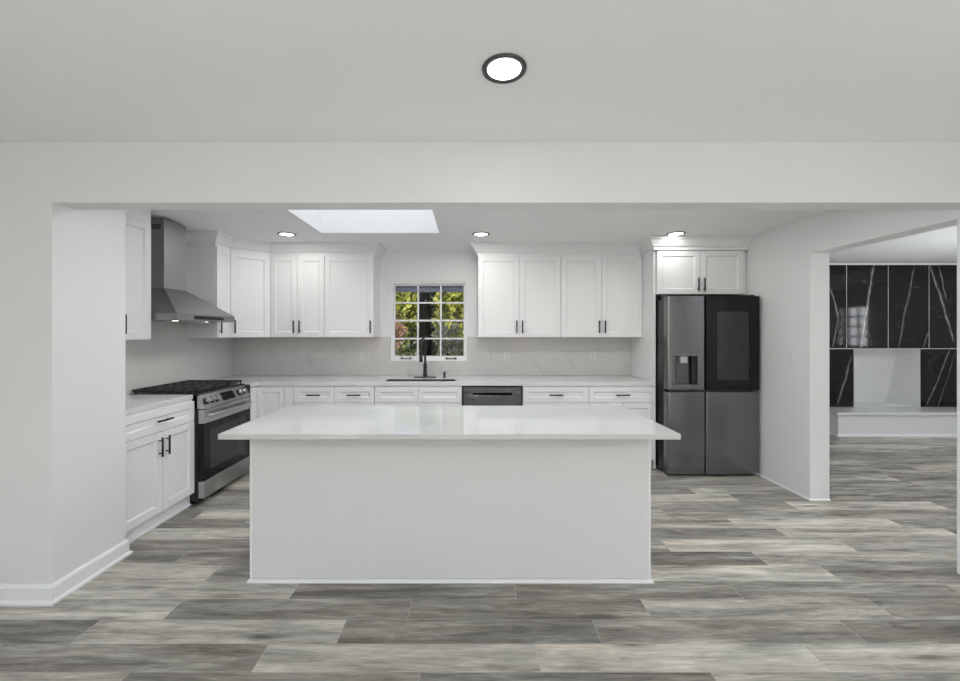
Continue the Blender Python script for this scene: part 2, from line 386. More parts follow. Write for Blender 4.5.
# adjoining room (den)
DY = 5.87
FX0, FX1, FZ0, FZ1 = 5.614, 6.588, .334, 1.186
wd = MB().box(XR+.165, FX0, DY, 6.45, 0, HN).box(FX1, 9.15, DY, 6.45, 0, HN).box(FX0, FX1, DY, 6.45, FZ1, HN).box(FX0, FX1, DY, 6.45, 0, FZ0).box(FX0, FX1, 6.35, 6.45, FZ0, FZ1)
struct(wd.build('wall_den', M_wall))
we = MB().box(9.0, 9.15, -.2, 1.88, 0, HN).box(9.0, 9.15, 2.62, DY, 0, HN).box(9.0, 9.15, 1.88, 2.62, 0, 1.08).box(9.0, 9.15, 1.88, 2.62, 2.04, HN)
struct(we.build('wall_den_side', M_wall))
struct(MB().box(XR+.165, 9.0, -.2, -.05, 0, HN).build('wall_den_rear', M_wall))
f = MB()
for i in range(4): f.box(9.04, 9.1, 1.88+i*.235, 1.915+i*.235, 1.08, 2.04)
for i in range(5): f.box(9.04, 9.1, 1.88, 2.62, 1.08+i*.231, 1.115+i*.231)
w7 = struct(f.build('window_7', M_trim))
struct(MB().box(9.065, 9.07, 1.88, 2.62, 1.08, 2.04).build('pane', M_glass, w7))
struct(MB().sweep([(XR+.165, DY-.02), (9.0, DY-.02)], [(0, HN-.022), (.012, HN-.022), (.02, HN-.001), (0, HN-.001)]).build('trim_4', M_trim))
# baseboards
BB = [(0, 0), (.026, 0), (.026, .012), (.02, .02), (.014, .022), (.014, .085), (.008, .098), (0, .102)]
struct(MB().sweep([(-4.6, 2.11), (-2.205, 2.11), (-2.205, 2.56), (-2.27, 2.56)], BB).build('baseboard_front', M_trim))
SH = [(0, 0), (.016, 0), (.015, .008), (.009, .014), (0, .016)]
struct(MB().sweep([(XR, YB), (XR, OY1), (XR+.165, OY1)], SH[:1] + [(.012, 0), (.011, .007), (.006, .011), (0, .012)]).build('baseboard_right', M_trim))

# kitchen window
def kitchen_window():
    f = MB(); y0, y1 = YB+.014, YB+.12
    f.box(WX0, WX0+.022, y0, y1, WZ0, WZ1, .003).box(WX1-.022, WX1, y0, y1, WZ0, WZ1, .003)
    f.box(WX0+.022, WX1-.022, y0, y1, WZ1-.02, WZ1, .003).box(WX0+.022, WX1-.022, y0, y1, WZ0, WZ0+.012, .003)
    w1 = struct(f.build('window_1', M_trim))
    ax0, ax1 = WX0+.022, WX1-.022; zm = 1.566
    def sash(y, za, zb, nm, bot):
        s = MB(); t = .02
        s.box(ax0, ax0+t, y, y+.035, za, zb, .002).box(ax1-t, ax1, y, y+.035, za, zb, .002)
        s.box(ax0+t, ax1-t, y, y+.035, zb-.02, zb, .002).box(ax0+t, ax1-t, y, y+.035, za, za+bot, .002)
        so = struct(s.build(nm, M_trim, w1))
        m = MB(); gx0, gx1, gz0, gz1 = ax0+t, ax1-t, za+bot, zb-.02
        for i in (1, 2):
            x = gx0 + (gx1-gx0)*i/3; m.box(x-.009, x+.009, y+.008, y+.026, gz0, gz1)
        z = (gz0+gz1)/2; m.box(gx0, gx1, y+.009, y+.025, z-.009, z+.009)
        struct(m.build('muntins', M_trim, so))
        struct(MB().box(gx0, gx1, y+.015, y+.019, gz0, gz1).build('pane', M_glass, so))
        return so
    sash(YB+.065, zm-.01, WZ1-.02, 'upper_sash', .022)
    lo = sash(YB+.025, WZ0+.012, zm+.012, 'lower_sash', .047)
    for x in (-.765, -.225):
        h = MB().box(x-.065, x+.065, YB+.004, YB+.014, 1.11, 1.12, .002).box(x-.062, x-.045, YB+.008, YB+.025, 1.104, 1.127, .002).box(x+.045, x+.062, YB+.008, YB+.025, 1.104, 1.127, .002)
        struct(h.build('sash_lift', M_bronze, lo))
kitchen_window()
# crown moulding
CR = [(0, 2.280), (.012, 2.280), (.012, 2.308), (.03, 2.322), (.042, 2.345), (.064, 2.378), (.080, 2.386), (.086, 2.396), (.086, 2.414), (0, 2.414)]
struct(MB().sweep([(XL, 3.962), (-2.527, 3.962), (-2.527, 4.19), (-2.225, 4.466), (-1.074, 4.466), (-1.074, YB)], CR).build('trim_1', M_cab))
struct(MB().sweep([(.089, YB), (.089, 4.466), (1.916, 4.466)], CR).build('trim_2', M_cab))
struct(MB().sweep([(1.918, YB), (1.918, 4.16), (2.888, 4.16)], CR).build('trim_3', M_cab))

# ------------------------------------------------------------------ cabinets
def shaker(x0, x1, z0, z1, rail=.057, y=-.02, th=.0195):
    m = MB(); r = min(rail, (z1-z0)*.32)
    m.box(x0, x0+rail, y, y+th, z0, z1, .0015).box(x1-rail, x1, y, y+th, z0, z1, .0015)
    m.box(x0+rail, x1-rail, y, y+th, z1-r, z1, .0015).box(x0+rail, x1-rail, y, y+th, z0, z0+r, .0015)
    a, b, c_, d = x0+rail, x1-rail, z0+r, z1-r; e = .009
    # sloped inner bead, then the recessed panel
    P = [(a,y+.001,c_), (b,y+.001,c_), (b,y+.001,d), (a,y+.001,d), (a+e,y+.010,c_+e), (b-e,y+.010,c_+e), (b-e,y+.010,d-e), (a+e,y+.010,d-e)]
    m.hull(P, [(0,1,5,4), (1,2,6,5), (2,3,7,6), (3,0,4,7), (4,5,6,7)])
    m.box(a, b, y+.013, y+th, c_, d)
    return m
def pull(p, vertical, L=.14, y=-.02):
    x, z = p; m = MB(); yy = y-.028
    if vertical:
        m.cyl((x, yy, z-L/2), (x, yy, z+L/2), .0072, n=12)
        for s in (-1, 1): m.cyl((x, yy, z+s*L*.33), (x, y, z+s*L*.33), .0045, n=10)
    else:
        m.cyl((x-L/2, yy, z), (x+L/2, yy, z), .0072, n=12)
        for s in (-1, 1): m.cyl((x+s*L*.33, yy, z), (x+s*L*.33, y, z), .0045, n=10)
    return m
def cabinet(name, label, cat, loc, rz, w, z0, z1, depth, fronts, group=None, toe=None, side_gap=.001, poly=None, well=False):
    """fronts: (kind, x0, x1, za, zb, handle) ; handle = None | ('v', x, z) | ('h', x, z); front plane of doors at local y = -.02"""
    r = empty(name, label, cat, loc, rz, group)
    b = MB()
    if poly: b.prism(poly, z0, z1)
    elif well: b.box(side_gap, w-side_gap, 0, depth, z0, .66).box(side_gap, w-side_gap, 0, .02, .66, z1)
    else: b.box(side_gap, w-side_gap, 0, depth, z0, z1, .001)
    b.build('carcass', M_cab, r)
    if toe: MB().box(side_gap, w-side_gap, toe, toe+.018, 0, z0-.001).box(side_gap, w-side_gap, toe-.014, toe, 0, .016, .003).build('toe_kick', M_cab, r)
    for (kind, a, b_, za, zb, h) in fronts:
        d = shaker(a, b_, za, zb, .05 if kind == 'drawer' else .057).build(kind, M_cab, r)
        if h: pull((h[1], h[2]), h[0] == 'v').build('handle', M_black, d)
    return r
UZ0, UZ1 = 1.372, 2.279
g = .002
def uppers(name, label, loc, rz, w, depth, z0, z1, n, hside=None, group='white wall cabinets', hz=.115, hoff=.032):
    fr = []
    if n == 2:
        m = w/2
        fr = [('door', g, m-g, z0+g, z1-g, ('v', m-hoff, z0+hz)), ('door', m+g, w-g, z0+g, z1-g, ('v', m+hoff, z0+hz))]
    else:
        hx = .03 if hside == 'l' else w-.03
        fr = [('door', g, w-g, z0+g, z1-g, ('v', hx, z0+hz))]
    return cabinet(name, label, 'cabinet', loc, rz, w, z0, z1, depth, fr, group)
FY = 4.444+.02     # carcass front of back uppers
DU = YB-.002-FY
# left wall: front faces +x -> rz = 90 deg, local x runs along world +y
FXL = -2.505-.02; DL = FXL-XL-.002
lc = uppers('wall_cabinet', 'two-door white wall cabinet between the wing wall and the dark range hood', (FXL, 2.562, 0), R(90), .583, DL, UZ0, 2.28, 2, hoff=.024)
MB().box(.002, .582, -.016, DL, 2.281, HC-.001).build('top_filler', M_cab, lc)  # added panel, covers the shadowed gap above the cabinet so it looks lit
uppers('wall_cabinet', 'narrow one-door white wall cabinet just past the range hood', (FXL, 3.962, 0), R(90), .222, DL, UZ0, UZ1, 1, 'l')
# diagonal corner cabinet
p0 = Vector((FXL, 4.186)); p1 = Vector((-2.222, FY)); dv = p1-p0; ang = math.atan2(dv.y, dv.x); wdg = dv.length
nrm = Vector((dv.y, -dv.x)).normalized()
inv = Matrix.Rotation(-ang, 2)
pl = [inv @ (Vector(q)-p0) for q in ((FXL, 4.186), (-2.222, FY), (-2.222, YB-.002), (XL+.002, YB-.002), (XL+.002, 4.186))]
cabinet('wall_cabinet', 'diagonal white wall cabinet in the left back corner, turned at an angle', 'cabinet', (p0.x, p0.y, 0), ang, wdg, UZ0, UZ1, .3,
        [('door', .014, wdg-.014, UZ0+g, UZ1-g, ('v', .05, UZ0+.115))], 'white wall cabinets', poly=[(q.x, q.y) for q in pl])
uppers('wall_cabinet', 'two-door white wall cabinet left of the window, next to the corner cabinet', (-2.220, FY, 0), 0, .600, DU, UZ0, UZ1, 2)
uppers('wall_cabinet', 'single-door white wall cabinet beside the left side of the window', (-1.619, FY, 0), 0, .546, DU, UZ0, UZ1, 1, 'r')
uppers('wall_cabinet', 'two-door white wall cabinet beside the right side of the window', (.089, FY, 0), 0, .921, DU, UZ0, UZ1, 2)
uppers('wall_cabinet', 'two-door white wall cabinet between the window-side cabinet and the refrigerator', (1.012, FY, 0), 0, .904, DU, UZ0, UZ1, 2)
uppers('wall_cabinet', 'short two-door white cabinet above the dark refrigerator', (1.945, 4.18, 0), 0, .905, YB-.002-4.18, 1.823, UZ1, 2, hz=.1)
tag(MB().box(2.852, XR-.001, 4.19, 4.208, 1.823, UZ1).build('filler_strip', M_cab), 'narrow white filler strip between the cabinet over the refrigerator and right wall', 'filler')
tag(MB().box(1.918, 1.943, 4.185, YB-.002, 0, UZ1+.001, .001).build('end_panel', M_cab), 'tall thin white end panel against the left side of the refrigerator', 'panel')
# base cabinets, back run
BY = 4.152; BD = YB-.002-BY; BZ0, BZ1 = .105, .874
DZ = .70   # drawer / door split
def base(label, x0, x1, nd, ndoor, handles=True, group='white base cabinets on the back wall', well=False):
    w_ = x1-x0; fr = []
    for i in range(nd):
        a, b = w_*i/nd, w_*(i+1)/nd
        fr.append(('drawer', a+g, b-g, DZ+g, BZ1-.012, ('h', (a+b)/2, (DZ+BZ1-.012)/2) if handles else None))
    for i in range(ndoor):
        a, b = w_*i/ndoor, w_*(i+1)/ndoor
        hx = b-.035 if i % 2 == 0 and ndoor > 1 else a+.035
        fr.append(('door', a+g, b-g, BZ0+g, DZ-g, ('v', hx, DZ-.115)))
    return cabinet('base_cabinet', label, 'cabinet', (x0, BY, 0), 0, w_, BZ0, BZ1, BD, fr, group, toe=.06, well=well)
base('white base cabinet with two top drawers left of the sink cabinet', -1.82, -.988, 2, 2)
base('white sink base cabinet with two plain false fronts under the faucet', -.986, -.085, 2, 2, False, well=True)
base('white base cabinet with one wide drawer beside the right side of the dishwasher', .546, 1.228, 1, 2)
base('white base cabinet with one wide drawer next to the refrigerator end panel', 1.230, 1.916, 1, 2)
# corner base: L-shaped carcass with a narrow bifold door
rc = empty('corner_base_cabinet', 'white corner base cabinet between the range and the drawers', 'cabinet', (0, 0, 0))
XC = -2.225
MB().prism([(XL+.002, 4.02), (XC, 4.02), (XC, BY), (-1.822, BY), (-1.822, YB-.002), (XL+.002, YB-.002)], BZ0, BZ1).build('carcass', M_cab, rc)
MB().prism([(XL+.01, 4.02), (XC-.06, 4.02), (XC-.06, BY+.06), (-1.824, BY+.06), (-1.824, YB-.01), (XL+.01, YB-.01)], 0, BZ0-.001).build('toe_kick', M_cab, rc)
d = shaker(0, .285, BZ0+g, BZ1-.012, .05).build('door', M_cab, rc); d.location = (XC+.022, BY, 0)
d = shaker(0, .128, BZ0+g, BZ1-.012, .03).build('door', M_cab, rc); d.location = (XC, 4.022, 0); d.rotation_euler = (0, 0, R(90))
MB().box(-1.912, -1.826, BY-.02, BY, BZ0+g, BZ1-.012, .001).box(-1.896, -1.842, BY-.024, BY-.02, BZ0+.02, BZ1-.03, .002).build('filler_strip', M_cab, rc)
# left base cabinet in front of the range
LW = .720
cabinet('base_cabinet', 'white base cabinet with one drawer and two doors between wing wall and range', 'cabinet', (-2.29, 2.578, 0), R(90), LW, BZ0, BZ1, -2.29-XL-.002,
        [('drawer', .012, LW-g, DZ+g, BZ1-.012, ('h', LW*.52, .782)),
         ('door', .012, LW*.52-g, BZ0+g, DZ-g, ('v', LW*.52-.034, DZ-.11)), ('door', LW*.52+g, LW-g, BZ0+g, DZ-g, ('v', LW*.52+.034, DZ-.11))], toe=.02)

# ------------------------------------------------------------------ worktops and backsplash
CT0, CT1 = .876, .914
tag(MB().box(XL+.014, -2.283, 2.57, 3.299, CT0, CT1, .003, 2).build('countertop', M_quartz), 'short white quartz countertop between the wing wall and the range', 'countertop')
S0, S1, SY0, SY1 = -.895, -.150, 4.20, 4.385
ct = MB()
ct.prism([(XL+.014, 4.006), (-2.205, 4.006), (-2.195, 4.11), (-2.175, 4.128), (S0, 4.128), (S0, YB-.014), (XL+.014, YB-.014)], CT0, CT1)
ct.box(S0, S1, 4.128, SY0, CT0, CT1).box(S0, S1, SY1, YB-.014, CT0, CT1).box(S1, 1.916, 4.128, YB-.014, CT0, CT1)
bmesh.ops.remove_doubles(ct.bm, verts=ct.bm.verts, dist=1e-5)
tag(ct.build('countertop', M_quartz), 'long white quartz countertop along the back wall around the sink', 'countertop')
random.seed(3)
vein_b = []
for x, z, dx, dz in ((-2.45, 1.3, .2, -.26), (-1.95, 1.15, .12, -.2), (-1.62, 1.34, .16, -.2), (-1.2, 1.25, .1, -.24), (.22, 1.28, .05, -.22), (.72, 1.1, .16, -.15), (1.1, 1.22, .17, -.24), (1.45, 1.36, .12, -.1), (1.75, 1.3, .1, -.12)):
    vein_b.append((x, z, x+dx, z+dz, random.uniform(.007, .012), random.uniform(.6, .95)))
M_bs = veined('marble_backsplash', (.53, .527, .512), (.30, .295, .28), vein_b, .18, 'xz', .05, cloud=.03, web=(1.3, .02, .2))
vein_l = [(3.0+i*.34, 1.35-(i % 2)*.12, 3.2+i*.34, .98, .006, .7) for i in range(5)]
M_bsl = veined('marble_backsplash_side', (.60, .597, .58), (.38, .37, .35), vein_l, .18, 'yz', .03, cloud=.03, web=(1.3, .02, .12))
bb = MB(); yb0, yb1 = YB-.012, YB-.001
bb.box(XL+.013, WX0-.0, yb0, yb1, CT1+.001, UZ0-.001).box(WX1, 1.916, yb0, yb1, CT1+.001, UZ0-.001).box(WX0, WX1, yb0, yb1, CT1+.001, WZ0-.001)
tag(bb.build('backsplash', M_bs), 'white marble-look backsplash on the back wall under the cabinets and window', 'backsplash')
tag(MB().box(XL+.001, XL+.012, 2.563, YB-.001, CT1+.001, UZ0-.001).box(XL+.001, XL+.012, 3.15, 3.96, UZ0-.001, 1.70).build('backsplash', M_bsl), 'white marble-look backsplash on the left wall behind the range', 'backsplash')

# ------------------------------------------------------------------ island
isl = empty('kitchen_island', 'plain white kitchen island body in the middle of the floor', 'kitchen island', (-.113, 2.292, 0))
IW = 2.29/2
MB().box(-IW, IW, .004, .46, .0, .884, .001).build('body', M_isl, isl)
MB().box(-IW+.0115, IW-.0115, -.004, .003, .02, .872).build('front_panel', M_isl, isl)
MB().box(-IW-.002, -IW+.011, -.0055, .003, .018, .884, .002).build('corner_trim', M_trim, isl)
MB().box(IW-.011, IW+.002, -.0055, .003, .018, .884, .002).build('corner_trim', M_trim, isl)
MB().box(-IW+.0115, IW-.0115, -.0055, .003, .8725, .884, .001).build('top_trim', M_isl, isl)
MB().sweep([(-IW, .46), (-IW, -.002), (IW, -.002), (IW, .46)], [(0, 0), (.015, 0), (.014, .008), (.008, .014), (0, .017)]).build('base_trim', M_trim, isl)
for i in range(4):
    a = -IW + .02 + i*(2*IW-.04)/4; b = a + (2*IW-.04)/4
    d = shaker(a+.003, b-.003, .11, .872).build('door', M_isl, isl)
    for v in d.data.vertices: v.co.y = .46 - v.co.y - .0
    d.data.flip_normals()
    hx = b-.04 if i % 2 == 0 else a+.04
    h = pull((hx, .77), True).build('handle', M_black, d)
    for v in h.data.vertices: v.co.y = .46 - v.co.y
    h.data.flip_normals()
M_quartz_i = veined('island_quartz', (.59, .59, .585), (.5, .49, .47), [(-1.0, .1, -.3, .6, .006, .22), (-.2, .6, .6, .15, .005, .2), (.3, .2, 1.0, .7, .006, .22)], .07, 'xy', .06, web=(1.0, .015, .14))
tag(MB().box(-1.277, 1.067, 2.023, 2.805, .885, .914, .003, 2).build('island_countertop', M_quartz_i), 'white polished quartz slab overhanging the kitchen island', 'countertop')

# ------------------------------------------------------------------ gas range
RW_, RD = .688, .57
rg = empty('gas_range', 'stainless gas range with black oven glass between the left cabinet and corner', 'stove', (-2.197, 3.302, 0), R(90))
MB().box(0, RW_, .052, .62, .03, .905, .002).build('body', M_dark, rg)
MB().box(.004, RW_-.004, .0, .05, .052, .192, .004).build('storage_drawer', M_steel, rg)
MB().box(.03, RW_-.03, .08, .1, .0, .05).build('kick_panel', M_dark, rg)
for x in (.05, RW_-.05):
    for y in (.13, .56): MB().cyl((x, y, 0), (x, y, .04), .02).build('foot', M_dark, rg)
od = MB().box(.004, RW_-.004, .0, .05, .202, .667, .003).build('oven_door', M_bglass, rg)
MB().box(.075, RW_-.075, -.0015, .002, .27, .61, .001).build('oven_window', M_bglass2, od)
MB().box(.004, RW_-.004, -.002, .05, .669, .788, .004).build('door_rail', M_steel, od)
hd = MB(); pts = []
for i in range(25):
    u = i/24; pts.append((.03+(RW_-.06)*u, -.022-.03*math.sin(math.pi*u)**.4 if 0 < u < 1 else -.022, .735))
hd.tube(pts, .016, 14)
for x in (.045, RW_-.045): hd.box(x-.018, x+.018, -.036, -.001, .72, .75, .004)
hd.build('door_handle', M_steel, od)
# slanted control panel
cp = MB(); cp.hull([(.0, -.012, .795), (RW_, -.012, .795), (RW_, .05, .903), (.0, .05, .903), (.0, .09, .795), (RW_, .09, .795), (RW_, .09, .905), (.0, .09, .905)],
   [(0,1,2,3), (1,5,6,2), (5,4,7,6), (4,0,3,7), (3,2,6,7), (0,4,5,1)])
pn = cp.build('control_panel', M_steel, rg)
sl = Vector((0, .062, .108)).normalized(); no = Vector((0, -.108, .062)).normalized(); mid = Vector((0, .019, .849))
ds = MB(); 
def slab_on_panel(m, x0, x1, s0, s1, th):
    a = mid + sl*s0; b = mid + sl*s1
    P = [(x0, a.y, a.z), (x1, a.y, a.z), (x1, b.y, b.z), (x0, b.y, b.z)]
    Q = [(p[0], p[1]+no.y*th, p[2]+no.z*th) for p in P]; P = [(p[0], p[1]-no.y*.002, p[2]-no.z*.002) for p in P]
    return m.hull(P+Q, [(3,2,1,0), (4,5,6,7), (0,1,5,4), (1,2,6,5), (2,3,7,6), (3,0,4,7)])
slab_on_panel(ds, .265, .455, -.036, .04, .002).build('display', M_bglass, pn)
for x in (.055, .125, .195, .53, .60):
    p = mid + Vector((x, 0, 0)); k = MB()
    k.cyl(p+no*.006, p+no*.036, .0235, .020, n=24)
    k = k.build('knob', M_steel, pn); MB().cyl(p, p+no*.0055, .030, n=24).build('bezel', M_dark, k)
MB().box(RW_, RW_+.008, .0, .6, .10, .905).build('side_trim', M_dark, rg)
MB().box(0, RW_, .045, .612, .905, .918, .004).build('cooktop', M_dark, rg)
for i in range(3):
    a = .01+i*.226; b = a+.218; m = MB(); z0, z1 = .935, .953
    for y in (.07, .592): m.box(a, b, y, y+.014, z0, z1, .003)
    for x in (a, b-.014): m.box(x, x+.014, .07, .606, z0, z1, .003)
    for y in (.16, .245, .325, .405, .49): m.box(a+.014, b-.014, y, y+.011, z0+.003, z1+.004, .003)
    m.box((a+b)/2-.006, (a+b)/2+.006, .084, .592, z0+.003, z1+.004, .003)
    for x in (a+.004, b-.014):
        for y in (.075, .575): m.box(x, x+.01, y, y+.01, .917, z0+.002)
    m.build('grate', M_iron, rg)
for x, y, r in ((.12, .18, .045), (.12, .46, .036), (.346, .32, .05), (.572, .18, .04), (.572, .46, .036)):
    MB().lathe([(r, 0), (r, .006), (r*.75, .008), (r*.75, .014), (r*.3, .016)], (x, y, .917), 24).build('burner', M_iron, rg)

# ------------------------------------------------------------------ range hood
HW, HD = .78, .496
hd_ = empty('range_hood', 'dark stainless chimney range hood on the left wall above the gas range', 'range hood', (-2.32, 3.165, 0), R(90))
cx0, cx1, cy0 = .235, .50, .28
MB().frustum((0, HW, 0, HD, 1.581), (cx0, cx1, cy0, HD, 1.803)).build('canopy', M_hood, hd_)
MB().box(0, HW, 0, HD, 1.525, 1.580, .002).build('lip', M_hood, hd_)
ch = MB().box(cx0, cx1, cy0, HD, 1.804, 2.395, .001).build('chimney', M_hood, hd_)
vn = MB()
for i in range(4): vn.box(cx0-.0008, cx0+.006, HD-.19, HD-.03, 2.306+i*.011, 2.313+i*.011)
vn.build('vent_slots', M_dark, ch)
MB().box(.20, .60, -.0025, .003, 1.537, 1.567, .001).build('control_strip', M_bglass, hd_)
for x in (.2, .58): MB().cyl((x, .16, 1.523), (x, .16, 1.5265), .022, n=24).build('hood_lamp', M_lampw, hd_)
MB().box(.28, .5, .1, .4, 1.521, 1.526).build('grease_filter', M_steel, hd_)
for d_ in (3.365, 3.745): lamp('hood_lamp_beam', 'SPOT', (-2.48, d_, 1.515), (0, 0, 0), E['hood'], (1, .96, .88), spot_size=R(110), spot_blend=.6, shadow_soft_size=.03)

# ------------------------------------------------------------------ dishwasher
dw = empty('dishwasher', 'dark stainless dishwasher with pocket handle under the back countertop', 'dishwasher', (-.081, BY, 0))
MB().box(.0, .623, .0, .58, .105, .872).build('body', M_dark, dw)
dd = MB()
dd.box(.014, .609, -.022, -.001, .12, .775, .003).box(.014, .609, -.022, -.001, .80, .858, .003).box(.014, .108, -.022, -.001, .775, .80).box(.515, .609, -.022, -.001, .775, .80)
dd = dd.build('door', M_bsteel2, dw)
MB().box(.108, .515, -.012, -.001, .775, .80).build('pocket_handle', M_pocket, dd)
MB().box(.01, .613, .05, .06, .0, .104).build('toe_kick', M_dark, dw)

# ------------------------------------------------------------------ refrigerator
FX, FW, FD = 1.950, .906, .80
fr = empty('refrigerator', 'dark stainless refrigerator with ice dispenser and black glass door panel', 'refrigerator', (FX, 3.945, 0))
MB().box(.006, FW-.006, .085, FD, .03, 1.76, .004).build('cabinet_body', M_dark, fr)
MB().box(.02, FW-.02, .05, .1, .0, .03).build('base_grille', M_dark, fr)
sp = .377
def front(x0, x1, u0=None, u1=None):
    """plan outline of a gently convex door front between u0 and u1, left to right"""
    u0 = x0 if u0 is None else u0; u1 = x1 if u1 is None else u1; rr = .014; P = []
    xs = [x0+rr*(1-math.cos(math.pi/2*i/6)) for i in range(7)] + [x0+rr+(x1-x0-2*rr)*i/16 for i in range(1, 16)] + [x1-rr*(1-math.cos(math.pi/2*i/6)) for i in range(6, -1, -1)]
    def yf(x):
        c = (x0+x1)/2; h = (x1-x0)/2; y = .007*((x-c)/h)**2; e = min(x-x0, x1-x)
        return y + (rr-math.sqrt(max(0, rr*rr-(rr-e)**2)) if e < rr else 0)
    xs = [u0] + [x for x in xs if u0+1e-5 < x < u1-1e-5] + [u1]
    return [(x, yf(x)) for x in xs]
def fdoor(x0, x1, z0, z1):
    return MB().prism(front(x0, x1)+[(x1, .08), (x0, .08)], z0, z1)
def soft(o):
    for p in o.data.polygons: p.use_smooth = True
    o.data.set_sharp_from_angle(angle=R(28)); return o
XA0, XA1, ZA0, ZA1 = .054, .306, .897, 1.216   # dispenser opening (local)
zt, zm_ = 1.785, .862
# upper left door built around the dispenser recess
b = sp-.003; ld = MB()
for c_, d_ in ((ZA1, zt), (zm_, ZA0)): ld.prism(front(0, b)+[(b, .08), (0, .08)], c_, d_)
ld.prism(front(0, b, 0, XA0)+[(XA0, .08), (0, .08)], ZA0, ZA1)
ld.prism(front(0, b, XA1, b)+[(b, .08), (XA1, .08)], ZA0, ZA1)
ldo = soft(ld.build('freezer_door', M_bsteel, fr))
dp = MB(); dp.box(XA0, XA1, .07, .082, ZA0, ZA1)
dp.box(XA0-.004, XA0+.012, -.003, .07, ZA0-.004, ZA1+.004).box(XA1-.012, XA1+.004, -.003, .07, ZA0-.004, ZA1+.004)
dp.box(XA0+.012, XA1-.012, -.003, .07, ZA1-.022, ZA1+.004).box(XA0+.012, XA1-.012, -.003, .07, ZA0-.004, ZA0+.014)
dpo = dp.build('dispenser', M_bsteel2, ldo)
MB().box(XA0+.19, XA1-.013, .01, .068, ZA0+.015, ZA1-.024).build('dispenser_side', M_dark, dpo)
MB().box(XA0+.03, XA0+.185, .055, .069, ZA0+.02, ZA1-.03, .003).box(XA0+.055, XA0+.16, .045, .056, ZA0+.08, ZA1-.085, .004).build('paddle', M_paddle, dpo)
MB().box(XA0+.078, XA0+.15, .008, .054, ZA1-.095, ZA1-.024, .006).build('nozzle', M_nozzle, dpo)
rdo = MB().prism([(sp+.003, .001), (FW, .001), (FW, .08), (sp+.003, .08)], zm_, zt).build('glass_door', M_bglass, fr)
MB().box(.487, .80, -.0012, .003, .955, 1.63, .0005).build('view_window', M_bglass2, rdo)
l1 = soft(fdoor(.0, sp-.003, .028, .835).build('lower_door', M_bsteel, fr))
l2 = soft(fdoor(sp+.003, FW, .028, .835).build('lower_door', M_bsteel, fr))
MB().box(.04, sp-.01, .012, .07, .836, .858).build('grip_recess', M_dark, l1)
MB().box(sp+.01, FW-.06, .012, .07, .836, .858).build('grip_recess', M_dark, l2)
MB().box(.01, .07, .05, .16, 1.762, 1.802, .004).build('hinge_cover', M_dark, fr)
MB().box(FW-.07, FW-.01, .05, .16, 1.762, 1.802, .004).build('hinge_cover', M_dark, fr)

# ------------------------------------------------------------------ sink, faucet, soap pump
sk = MB(); t = .014; zb = .70; a0, a1, b0, b1 = S0+.001, S1-.001, SY0+.001, SY1-.001; zr = CT1-.002
sk.box(a0, a0+t, b0, b1, zb, zr).box(a1-t, a1, b0, b1, zb, zr).box(a0+t, a1-t, b0, b0+t, zb, zr).box(a0+t, a1-t, b1-t, b1, zb, zr).box(a0, a1, b0, b1, zb-.01, zb)
sko = sk.build('sink', M_sink); tag(sko, 'dark undermount sink sunk into the back countertop under the window', 'sink')
MB().cyl((-.55, 4.31, zb), (-.55, 4.31, zb+.004), .045).build('drain', M_steel, sko)
fa = empty('faucet', 'tall matte black pull-down kitchen faucet in front of the window', 'faucet', (-.51, 4.545, CT1))
MB().box(-.125, .125, -.028, .028, 0, .009, .004, 2).build('deck_plate', M_black, fa)
MB().lathe([(.027, 0), (.027, .02), (.022, .03), (.021, .13), (.017, .15), (.0155, .16)], (0, 0, .009), 24).build('faucet_body', M_black, fa)
pts = [(0, 0, .165+.02*i) for i in range(10)]
Rr = .085
for i in range(1, 17):
    a = math.pi*i/16; pts.append((-.012*(1-math.cos(a))/2*2, -Rr+Rr*math.cos(a), .345+Rr*math.sin(a)*1.15))
pts += [(-.026, -2*Rr, .345-.02*i) for i in range(1, 3)]
MB().tube(pts, .0125, 16).build('spout', M_black, fa)
MB().cyl((-.026, -2*Rr, .31), (-.026, -2*Rr, .28), .016, .017).cyl((-.026, -2*Rr, .28), (-.026, -2*Rr, .19), .017, .021).build('spray_head', M_black, fa)
MB().tube([(.012, -.015, .09), (.016, -.04, .095), (.018, -.055, .11), (.018, -.07, .14)], [.009, .009, .007, .006], 12).build('lever', M_black, fa)
so = empty('soap_dispenser', 'small black soap dispenser pump beside the faucet', 'soap dispenser', (-.29, 4.545, CT1))
MB().lathe([(.021, 0), (.021, .006), (.013, .01), (.013, .04), (.016, .044), (.016, .058), (.012, .062)], (0, 0, 0), 20).build('pump_body', M_black, so)
MB().tube([(0, 0, .056), (.03, -.006, .06), (.058, -.012, .052)], [.006, .006, .005], 10).build('pump_spout', M_steel, so)

# ------------------------------------------------------------------ outlets and switches
def outlet(label, x, z):
    r = empty('outlet', label, 'outlet', (x, yb0, z), 0, 'white wall outlets')
    MB().box(-.036, .036, -.006, -.0005, -.058, .058, .002).build('cover_plate', M_plate, r)
    for s in (-1, 1):
        k = MB().box(-.017, .017, -.0085, -.006, s*.021-.014, s*.021+.014, .002).build('receptacle', M_plate, r)
        MB().box(-.008, -.005, -.0092, -.008, s*.021-.005, s*.021+.006).box(.005, .008, -.0092, -.008, s*.021-.005, s*.021+.006).build('slots', M_dark, k)
outlet('white outlet on the backsplash left of the window', -1.27, 1.135)
outlet('white outlet on the backsplash right of the window above the dishwasher', .44, 1.135)
outlet('white outlet on the backsplash nearer the refrigerator', 1.46, 1.15)
sw = empty('light_switch', 'white double light switch on the right wall beside the refrigerator', 'light switch', (XR, 3.65, 1.185), R(-90))
MB().box(-.06, .06, -.007, -.0005, -.06, .06, .002).build('cover_plate', M_plast, sw)
